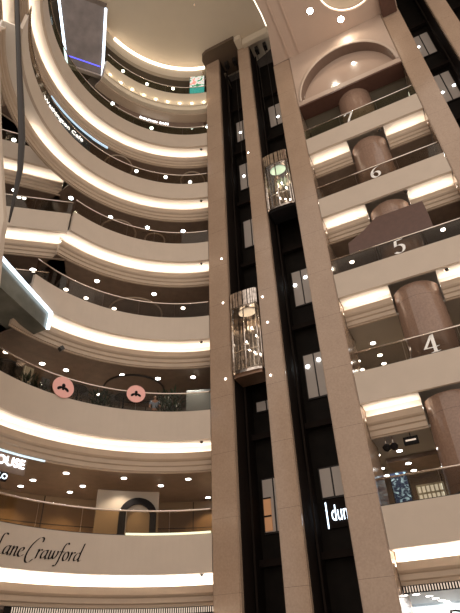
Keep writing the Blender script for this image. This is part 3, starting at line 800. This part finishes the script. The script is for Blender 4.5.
# dark curved pole at the left
pp = [(-10.11, 11.09, 28.16), (-9.27, 11.79, 23.51), (-8.63, 12.27, 20.16), (-8.29, 12.5, 18.33), (-8.05, 12.65, 16.58), (-7.96, 12.71, 15.16), (-7.89, 12.76, 13.75)]
sc = .62
pp = [(x*sc, y*sc, z*sc) for x, y, z in pp]
top = Vector(pp[0])+(Vector(pp[0])-Vector(pp[1]))*1.2
o = link('dark_pole', tube([tuple(top)]+pp, [.08, .075, .075, .09, .085, .07, .05, .02], 10), M['steelb'], None, True)
tag(o, 'slender dark curving pole hanging down the left side of the atrium', 'pole')
# pale curved edge of a nearer fascia at the extreme left
pe = [(-9.12, 10.63, 21.25), (-8.7, 11.0, 19.0), (-8.28, 11.29, 16.92), (-7.79, 11.63, 14.71), (-7.40, 11.88, 12.9), (-7.37, 11.9, 12.44), (-7.27, 11.97, 11.59), (-7.12, 12.05, 10.39)]
pe = [(x*.8-.12, y*.8, z*.8) for x, y, z in pe]
pe.append((pe[-1][0], pe[-1][1], -1.6))
bm = bmesh.new(); Rg = []
for x, y, z in pe:
    Rg.append([bm.verts.new(q) for q in ((x, y, z), (x-1.6, y-.9, z), (x-1.6, y-.5, z), (x, y+.25, z))])
for X, Y in zip(Rg, Rg[1:]):
    for j in range(4): bm.faces.new([X[j], X[(j+1) % 4], Y[(j+1) % 4], Y[j]])
bm.faces.new(Rg[0]); bm.faces.new(Rg[-1][::-1])
o = link('curved_pier', bm, M['fascia']); tag(o, 'pale beige pier edge cut off by the left side of the photo', 'pier')

# ================================================================== SMALL THINGS
# ledge light on level 3 glass
t = thing('ledge_light', 'pale glowing line at the foot of the lowest curved balustrade near the pillar', 'light strip', R3(98, 7, 4.5))
link('strip', sweep(arc(81.2, 107.2), rect(-.03, .03, 4.56, 4.63)), emit('ledge_led', (.85, .85, .6), .9), t)
# arched shop entrance at level 3
t = thing('arched_shop_entrance', 'pale arched panel holding a black arch on the level behind the lowest glass', 'arch', R3(106, 9.6, 4.5))
def rarch(ac, r, hw, z0, zs, n=16):
    # (angle offset by metres, z)
    pts = [(-hw, z0)]+[(-hw*math.cos(PI*i/n), zs+hw*.9*math.sin(PI*i/n)) for i in range(n+1)]+[(hw, z0)]
    return [(ac-x/r*180/PI, z) for x, z in pts]
rr2 = 9.2
def band(ac, r, hw1, hw2, z0, zs, mat, name, par):
    A = rarch(ac, r, hw1, z0, zs); B = rarch(ac, r, hw2, z0, zs)
    bm = bmesh.new(); rows = []
    for (a1, z1), (a2, z2) in zip(A, B):
        rows.append([bm.verts.new(R3(a1, r, z1)), bm.verts.new(R3(a2, r, z2)), bm.verts.new(R3(a2, r+.12, z2)), bm.verts.new(R3(a1, r+.12, z1))])
    for X, Y in zip(rows, rows[1:]):
        for j in range(4): bm.faces.new([X[j], X[(j+1) % 4], Y[(j+1) % 4], Y[j]])
    bm.faces.new(rows[0]); bm.faces.new(rows[-1][::-1]); return link(name, bm, mat, par)
link('panel', sweep([( *RP(a, rr2+.15), math.cos(R(a)), math.sin(R(a))) for a in [97.9+i*1.6 for i in range(11)]], rect(0, .1, 4.45, 6.85)), plain('pale_stone', (.36, .29, .22), .35), t)
band(103.2, rr2, .78, .50, 4.5, 5.85, M['ink'], 'black_arch', t)
# level 4 terrace: parasol, planters, a person, tables
t = thing('parasol', 'black parasol open on the terrace at the left edge above the second-lowest balcony', 'parasol', R3(145.5, 9, 9.45))
c = R3(145.5, 9, 9.45)
link('canopy', lathe(c, [(.02, 1.85), (.5, 1.72), (.78, 1.5), (.76, 1.46), (.45, 1.6), (.02, 1.72)], 12), M['cloth'], t)
link('pole', tube([c, c+Vector((0, 0, 1.8))], .025), M['steelb'], t)
link('base', lathe(c, [(.25, 0), (.25, .06), (.05, .1)], 16), M['pot'], t)
def plant(a, r, z, h, lab, n=70, spread=.4):
    c = R3(a, r, z)
    t = thing('potted_plant', lab, 'plant', c)
    link('pot', lathe(c, [(.16, 0), (.24, .45), (.22, .45), (.2, .4)], 14), M['pot'], t)
    bm = bmesh.new()
    for i in range(n):
        th = random.uniform(0, 2*PI); el = random.uniform(.2, 1.4); ln = random.uniform(.25, .5)
        b0 = c+Vector((math.cos(th)*spread*random.random(), math.sin(th)*spread*random.random(), .45+random.random()*(h-.75)))
        d = Vector((math.cos(th)*math.cos(el), math.sin(th)*math.cos(el), math.sin(el)))
        s_ = Vector((-math.sin(th), math.cos(th), 0))*.045
        v = [bm.verts.new(q) for q in (b0, b0+d*ln*.5+s_, b0+d*ln, b0+d*ln*.5-s_)]; bm.faces.new(v)
    link('foliage', bm, M['leaf'], t)
    link('stem', tube([c+Vector((0, 0, .4)), c+Vector((0, 0, h*.75))], .03), M['pot'], t)
L4 = 9.45
plant(119, 8.2, L4, 1.45, 'dark leafy plant on the terrace midway between the two pink signs')
plant(116.5, 8.3, L4, 1.5, 'dark leafy plant just left of the right pink sign')
plant(97, 8.3, L4, 1.75, 'tall dark leafy plant right of the right pink sign, left of its twin', 110)
plant(94.4, 8.3, L4, 1.8, 'tall dark leafy plant behind the glass, nearest the pillar of the pair', 110)
plant(141, 8.2, L4, 1.3, 'dark low plant beside the black parasol')
plant(137.5, 8.2, L4, 1.1, 'small dark plant left of the left pink sign')
def table(a, r, lab):
    c = R3(a, r, L4); t = thing('cafe_table', lab, 'table', c)
    link('tabletop', lathe(c, [(.4, 1.0), (.4, 1.04)], 20), M['steelb'], t)
    link('pedestal', tube([c, c+Vector((0, 0, 1.0))], .04), M['steelb'], t)
    link('base', lathe(c, [(.24, 0), (.24, .03)], 16), M['steelb'], t)
for a, lab in ((126, 'dark high cafe table right of the left pink sign'), (130, 'dark high cafe table directly behind the left pink sign'), (111, 'dark high cafe table behind the right pink sign')):
    table(a, 7.75, lab)
def chair(a, r, lab):
    c = R3(a, r, L4); er = Vector((math.cos(R(a)), math.sin(R(a)), 0)); et = Vector((-er.y, er.x, 0)); Z = Vector((0, 0, 1))
    t = thing('high_chair', lab, 'chair', c)
    def bx(p, ex, ey, ez):
        bm = bmesh.new(); add_hexa(bm, [p-ex-ey-ez, p+ex-ey-ez, p+ex+ey-ez, p-ex+ey-ez, p-ex-ey+ez, p+ex-ey+ez, p+ex+ey+ez, p-ex+ey+ez]); return bm
    link('seat', bx(c+Z*.72, er*.19, et*.19, Z*.02), M['pot'], t)
    link('backrest', bx(c+Z*1.02+er*.19, er*.015, et*.19, Z*.16), M['pot'], t)
    for i in (-1, 1):
        for j in (-1, 1): link('leg', tube([c+er*.17*i+et*.17*j, c+er*.17*i+et*.17*j+Z*(.72 if i < 0 else .95)], .015, 6), M['steelb'], t)
for a, lab in ((123.4, 'dark high chair at the cafe table, between the pink signs'), (127.9, 'dark high chair just right of the left pink sign'), (136, 'dark high chair left of the left pink sign'), (113.4, 'dark high chair left of the right pink sign')):
    chair(a, 7.8, lab)
o = link('pale_screen', sweep(arc(139.5, 142.5, 1), rect(1.2, 1.28, 9.45, 11.0)), M['curtain']); tag(o, 'pale yellowish upright screen near the black parasol', 'screen')
o = link('grey_door_panel', sweep(arc(82, 91, 1), rect(2.0, 2.1, 9.45, 11.6)), plain('grey_glass_panel', (.25, .28, .29), .2)); tag(o, 'grey panel behind the second-lowest glass beside the pillar', 'panel')

# person on level 4
def person():
    a, r = 100.5, 8.7; c = R3(a, r, L4)
    er = Vector((-math.cos(R(a)), -math.sin(R(a)), 0)); et = Vector((-er.y, er.x, 0)); Z = Vector((0, 0, 1))
    t = thing('person', 'person in a pale blue shirt standing behind the glass right of a pink sign', 'person', c)
    def skin(name, V, E, rad, mat, lvl=2):
        me = bpy.data.meshes.new(name); me.from_pydata([tuple(c+et*x+er*y+Z*z) for x, y, z in V], E, [])
        o = bpy.data.objects.new(name, me); C.objects.link(o)
        md = o.modifiers.new('s', 'SKIN'); o.modifiers.new('d', 'SUBSURF').levels = lvl
        for i, q in enumerate(rad): me.skin_vertices[0].data[i].radius = (q[0], q[1]) if isinstance(q, tuple) else (q, q)
        me.skin_vertices[0].data[0].use_root = True
        bpy.context.view_layer.update()
        m2 = bpy.data.meshes.new_from_object(o.evaluated_get(bpy.context.evaluated_depsgraph_get()))
        bpy.data.objects.remove(o); m2.materials.append(mat)
        for p in m2.polygons: p.use_smooth = True
        o = bpy.data.objects.new(name, m2); C.objects.link(o); o.parent = t; o.matrix_parent_inverse = Matrix.Translation(-t.location)
        return o
    V = [(0, 0, .92), (0, 0, 1.15), (0, 0, 1.38), (0, 0, 1.48), (0, .02, 1.57), (0, .02, 1.66),
         (.17, 0, 1.38), (.25, .02, 1.12), (.22, .2, .98), (.2, .27, .96), (-.17, 0, 1.38), (-.25, .02, 1.12), (-.22, .2, .98), (-.2, .27, .96),
         (.09, 0, .84), (.1, .02, .48), (.1, 0, .08), (.1, .14, .04), (-.09, 0, .84), (-.1, .02, .48), (-.1, 0, .08), (-.1, .14, .04)]
    E = [(0, 1), (1, 2), (2, 3), (3, 4), (4, 5), (2, 6), (6, 7), (7, 8), (8, 9), (2, 10), (10, 11), (11, 12), (12, 13), (0, 14), (14, 15), (15, 16), (16, 17), (0, 18), (18, 19), (19, 20), (20, 21)]
    rad = [(.13, .09), (.12, .085), (.13, .09), .05, (.075, .09), (.07, .085), .055, .042, .032, .03, .055, .042, .032, .03, .08, .055, .04, .03, .08, .055, .04, .03]
    skin('body', V, E, rad, M['skin'])
    skin('shirt', [(0, 0, .93), (0, 0, 1.15), (0, 0, 1.38), (.17, 0, 1.38), (.23, .01, 1.2), (-.17, 0, 1.38), (-.23, .01, 1.2)], [(0, 1), (1, 2), (2, 3), (3, 4), (2, 5), (5, 6)], [(.145, .105), (.135, .1), (.145, .105), .068, .06, .068, .06], M['shirt'])
    skin('trousers', [(0, 0, .92), (.09, 0, .84), (.1, .02, .48), (.1, 0, .12), (-.09, 0, .84), (-.1, .02, .48), (-.1, 0, .12)], [(0, 1), (1, 2), (2, 3), (0, 4), (4, 5), (5, 6)], [(.14, .1), .095, .07, .055, .095, .07, .055], M['trousers'])
    skin('hair', [(0, -.02, 1.62), (0, -.01, 1.70)], [(0, 1)], [(.085, .085), (.08, .09)], M['hair'])
person()

# security cameras and sensors under the curved balconies
for (L, a) in [(4, 84.5), (5, 84.5), (6, 84.5), (7, 84.5), (8, 84.5), (3, 84.5)]:
    c = R3(a, R0+.3, lev(L)+3.27)
    t = thing('dome_sensor', f'tiny dark dome sensor in the cove of the {ORD[L]} curved balcony beside the pillar', 'sensor', c)
    link('dome', lathe(c+Vector((0, 0, -.09)), [(.01, 0), (.05, .02), (.07, .06), (.07, .09)], 12), M['pot'], t)
    link('mount', lathe(c+Vector((0, 0, -.02)), [(.09, 0), (.09, .02)], 12), M['rail'], t)
c = R3(134.2, 7.72, 12.05)
o = link('speaker_box', disc_bm(c, .13, .2, 4, (-math.cos(R(134)), -math.sin(R(134)), 0)), M['pot']); tag(o, 'small square black box fixed to the moulding above the left pink sign', 'speaker')
for L, u in ((7, .75), (6, .95), (5, 1.4)):
    c = F3(u, .3, lev(L)+3.27)
    t = thing('dome_sensor', f'tiny dark dome sensor in the cove under the straight balcony numbered {WORD[L]}', 'sensor', c)
    link('dome', lathe(c+Vector((0, 0, -.1)), [(.01, 0), (.06, .02), (.08, .06), (.08, .1)], 12), M['pot'], t)
    link('mount', lathe(c+Vector((0, 0, -.02)), [(.1, 0), (.1, .02)], 12), M['rail'], t)

# rings added under the dark soffits, the pale ones imitating arcs reflected in glass
for L, a, r, q, lab in [(7, 117.5, 9.6, 1.05, 'large pale added ring, imitating a reflected arc, behind the glass of the fourth-lowest curved balcony'), (7, 104, 9.6, .6, 'small pale added ring, imitating a reflected arc, right of the large one on the fourth-lowest curved level'),
                        (6, 108, 10.6, 1.5, 'wide pale added ring, imitating a reflected arc, behind the third-lowest curved balustrade'), (5, 106.5, 10.2, 1.5, 'wide dark-edged coffer ring above the right pink sign'),
                        (8, 122, 8.9, .9, 'pale added ring, imitating a reflected arc, on the level right of the long blue-white lettering'), (8, 90, 9.0, .8, 'pale added ring, imitating a reflected arc, beside the pillar on the third-highest curved level')]:
    c = R3(a, r, lev(L)+2.17)
    o = link('soffit_ring', tube([c+Vector((q*math.cos(2*PI*i/36), q*math.sin(2*PI*i/36), 0)) for i in range(36)], .05, 6, True), M['steelb'] if L == 5 else M['mould'])
    tag(o, lab, 'ceiling ring')
t = thing('window_display', 'small orange-brown lit display in the lowest landing window of the left lift shaft', 'display', F3(-7.8, 1.9, 4.75))
link('panel', fbox(-8.03, -7.72, 1.93, 1.97, 4.78, 6.0), emit('orange_display', (.50, .24, .11), .45), t)
link('frame', fbox(-8.05, -7.70, 1.92, 1.98, 6.0, 6.06), M['steelb'], t)
link('shelf', fbox(-8.03, -7.72, 1.90, 1.93, 5.3, 5.36), M['ink'], t)
# straight bay downlights
for z, ps in {22.2: [(-2.46, 2.7), (-3.5, 2.6), (2.43, 2.6), (3.5, 2.6)], 17.2: [(-3.47, 2.7), (-2.49, 2.7), (2.05, 2.5)],
              12.2: [(-2.41, 2.64), (-3.47, 2.62), (-2.37, 3.86), (-2.38, 4.76), (-3.43, 3.89), (-3.47, 4.81), (.9, 3.95), (1.9, 3.9)],
              7.0: [(-2.3, 3.82), (-3.4, 3.86), (-2.26, 4.85), (-3.4, 4.88)], 7.2: [(-3.3, 2.77), (-2.39, 2.75)], 2.2: [(-2.9, 2.2), (-2.6, 3.0), (-2.5, 3.8), (-2.4, 4.6), (-2.3, 5.2)]}.items():
    L = round((z+2.8)/5)+1
    for (u, of) in ps:
        lab = {22.2: 'ceiling above the glass number six', 17.2: 'ceiling above the glass number five', 12.2: 'grey ceiling above the glass number four', 7.0: 'brown ceiling panel above the lowest straight balcony', 7.2: 'pale ceiling strip above the lowest straight balcony', 2.2: 'white shop ceiling at the bottom right corner'}[z]
        downlight(F3(u, of, z), .12 if z < 20 else .14, M['lampc'] if z > 20 else M['lamp'], 'round white downlight in the '+lab, 'downlights in the '+lab)
        spot(F3(u, of, z), 110)

# brown panel between columns on level 5
pts = [(-2.2, 15.55), (-2.15, 16.2), (-1.35, 16.65), (-.68, 17.2), (1.45, 17.2), (1.5, 16.3), (1.5, 15.55)]
o = link('brown_panel', prism([F3(u, .15, z) for u, z in pts], (NX*.13, NY*.13, 0)), M['brown']); tag(o, 'dark brown angular panel in front of the column above the number 5', 'panel')

# level 3 bay: shop windows and hanging fittings
t = thing('blue_display', 'dark blue glowing display screen behind the lowest straight balustrade', 'screen', F3(-2.4, 3, 4.5))
link('casing', fbox(-3.05, -2.35, 3.05, 3.15, 4.45, 6.5), M['steelb'], t)
mb, N, Lk, b = newmat('blue_swirl_display')
tc = N.new('ShaderNodeTexCoord'); wv = N.new('ShaderNodeTexNoise'); wv.inputs['Scale'].default_value = 3; wv.inputs['Distortion'].default_value = 2.5
cr = N.new('ShaderNodeValToRGB'); cr.color_ramp.elements[0].position = .5; cr.color_ramp.elements[0].color = (.005, .02, .07, 1); cr.color_ramp.elements[1].position = .68; cr.color_ramp.elements[1].color = (.45, .75, .95, 1)
Lk.new(tc.outputs['Object'], wv.inputs['Vector']); Lk.new(wv.outputs['Fac'], cr.inputs['Fac']); Lk.new(cr.outputs['Color'], b.inputs['Base Color']); Lk.new(cr.outputs['Color'], b.inputs['Emission Color']); b.inputs['Emission Strength'].default_value = .6
link('screen', fbox(-3.0, -2.4, 3.0, 3.05, 4.5, 6.45), mb, t)
t = thing('lattice_window', 'pale glowing lattice window behind the lowest straight balustrade', 'window', F3(-1.6, 3, 4.5))
link('light_box', fbox(-2.15, -1.15, 3.05, 3.15, 4.6, 5.85), emit('lattice_glow', (.85, .82, .68), .75), t)
bm = bmesh.new()
for i in range(5): add_fbox(bm, -2.15, -1.15, 3.0, 3.05, 4.6+i*.3, 4.66+i*.3)
for i in range(7): add_fbox(bm, -2.15+i*.158, -2.1+i*.158, 3.0, 3.05, 4.6, 5.85)
link('lattice', bm, M['curtain'], t)
t = thing('ceiling_track_fixture', 'black rectangular fixture hung below the number 4 balcony moulding', 'fixture', F3(-1.7, 1.0, 6.9))
link('housing', fboxb(-1.98, -1.45, 1.02, 1.12, 6.75, 7.05, .01), M['ink'], t)
link('slot', fbox(-1.9, -1.53, 1.0, 1.02, 6.87, 6.93), M['rail'], t)
link('rod', fbox(-1.73, -1.69, 1.05, 1.09, 7.05, 7.2), M['steelb'], t)
for k, (u) in enumerate((-2.62, -2.36)):
    c = F3(u, 1.1, 6.75)
    t = thing('pendant_lamp', 'dark pendant lamp with chrome stem under the number 4 balcony, ' + ('left' if k == 0 else 'right') + ' of the pair', 'lamp', c)
    link('shade', lathe(c, [(.02, -.08), (.12, -.02), (.16, .1), (.1, .18), (.02, .2)], 14), M['ink'], t)
    link('stem', tube([c+Vector((0, 0, .18)), c+Vector((0, 0, .45))], .015), M['chrome'], t)
# storefront at the bottom right and slotted grilles
struct('wall_shopfront', fbox(-3.9, 4.2, 5.4, 5.6, -1.6, 2.2), plain('shop_white_wall', (.6, .62, .62), .4))
t = thing('shop_sign', 'white glowing sign panel with dark lettering at the bottom right corner', 'sign', F3(-2, 5.3, 1))
link('panel', fbox(-3.65, 1.0, 5.28, 5.38, .2, 2.12), M['white'], t)
link('letters', text_bm('Dior', .75, lambda x, y, d, w: F3(-2.35+x*1.1, 5.26-d, 1.42+y), .01), M['ink'], t)
def grille(path, z, lab, n):
    t = thing('slotted_grille', lab, 'grille', (path[len(path)//2][0], path[len(path)//2][1], z))
    link('tray', sweep(path, rect(.87, .925, z-.11, z+.095)), M['ink'], t)
    return t
gp = straight(-3.08, 3.04)
t = grille(gp, 2.2, 'black slotted ceiling grille along the bottom of the lowest straight balcony', 0)
for i in range(70):
    u = -3.05+i*.087
    link('slat', fbox(u, u+.04, .83, .87, 2.11, 2.28), M['rail'], t)
t = grille(arc(81, 135), 2.2, 'black slotted ceiling grille along the bottom of the lowest curved balcony', 0)
for i in range(90):
    a = 81.5+i*.58
    link('slat', sweep(arc(a, a+.28, 1), rect(.83, .87, 2.11, 2.28)), M['rail'], t)
# small sprinkler heads in the ceilings
for (x, y, z) in [(-1.6, 16.0, 38.62), (-.6, 15.5, 38.62), (1.3, 13.5, 38.62)]:
    c = Vector((x, y, z))
    o = link('sprinkler_head', lathe(c+Vector((0, 0, -.06)), [(.05, 0), (.03, .03), (.07, .06)], 10), M['rail']); tag(o, 'tiny sprinkler head in the great cream ceiling', 'sprinkler', 'sprinklers in the cream ceiling')

# ================================================================== SHELL
bm = bmesh.new(); add_hexa(bm, [(-17, -6, -1.8), (16, -6, -1.8), (16, 30, -1.8), (-17, 30, -1.8), (-17, -6, -1.6), (16, -6, -1.6), (16, 30, -1.6), (-17, 30, -1.6)])
struct('floor', bm, M['floor'])
bm = bmesh.new(); add_hexa(bm, [(-17.2, 4, -1.6), (-17, 4, -1.6), (-17, 30, -1.6), (-17.2, 30, -1.6), (-17.2, 4, 41), (-17, 4, 41), (-17, 30, 41), (-17.2, 30, 41)])
struct('wall_left', bm, M['outer'])
bm = bmesh.new(); add_hexa(bm, [(-17, 30, -1.6), (16, 30, -1.6), (16, 30.2, -1.6), (-17, 30.2, -1.6), (-17, 30, 41), (16, 30, 41), (16, 30.2, 41), (-17, 30.2, 41)])
struct('wall_far', bm, M['outer'])
bm = bmesh.new(); add_hexa(bm, [(-17, 4, 40), (16, 4, 40), (16, 30, 40), (-17, 30, 40), (-17, 4, 40.2), (16, 4, 40.2), (16, 30, 40.2), (-17, 30, 40.2)])
struct('ceiling', bm, M['outer'])

# ================================================================== LIGHT, CAMERA
w = bpy.data.worlds.new('World'); scn.world = w; w.use_nodes = True
w.node_tree.nodes['Background'].inputs[0].default_value = (1, .89, .79, 1)
w.node_tree.nodes['Background'].inputs[1].default_value = 1.15
for (x, y, z, e) in [(-2, 6, 33, 500), (3, 5, 20, 350), (0, 4, 8, 250)]:
    pass
cam = bpy.data.cameras.new('camera'); co = bpy.data.objects.new('camera', cam); C.objects.link(co)
cam.sensor_fit = 'HORIZONTAL'; cam.sensor_width = 36; cam.lens = 507.505*36/460; cam.clip_end = 300; cam.clip_start = .05
rows = ((0.99906444, -0.04324637, 0.), (0.0258142, 0.5963518, 0.80230802), (-0.03469691, -0.80155741, 0.59691025))
# rows: world x, y, z axes in image coordinates (right, down, forward)
right = Vector((rows[0][0], rows[1][0], rows[2][0])); down = Vector((rows[0][1], rows[1][1], rows[2][1])); fwd = Vector((rows[0][2], rows[1][2], rows[2][2]))
m = Matrix((right, -down, -fwd)).transposed().to_4x4()
co.matrix_world = m
scn.camera = co
scn.view_settings.view_transform = 'Standard'; scn.view_settings.look = 'None'; scn.view_settings.gamma = 1; scn.view_settings.exposure = 0
scn.view_settings.use_curve_mapping = False
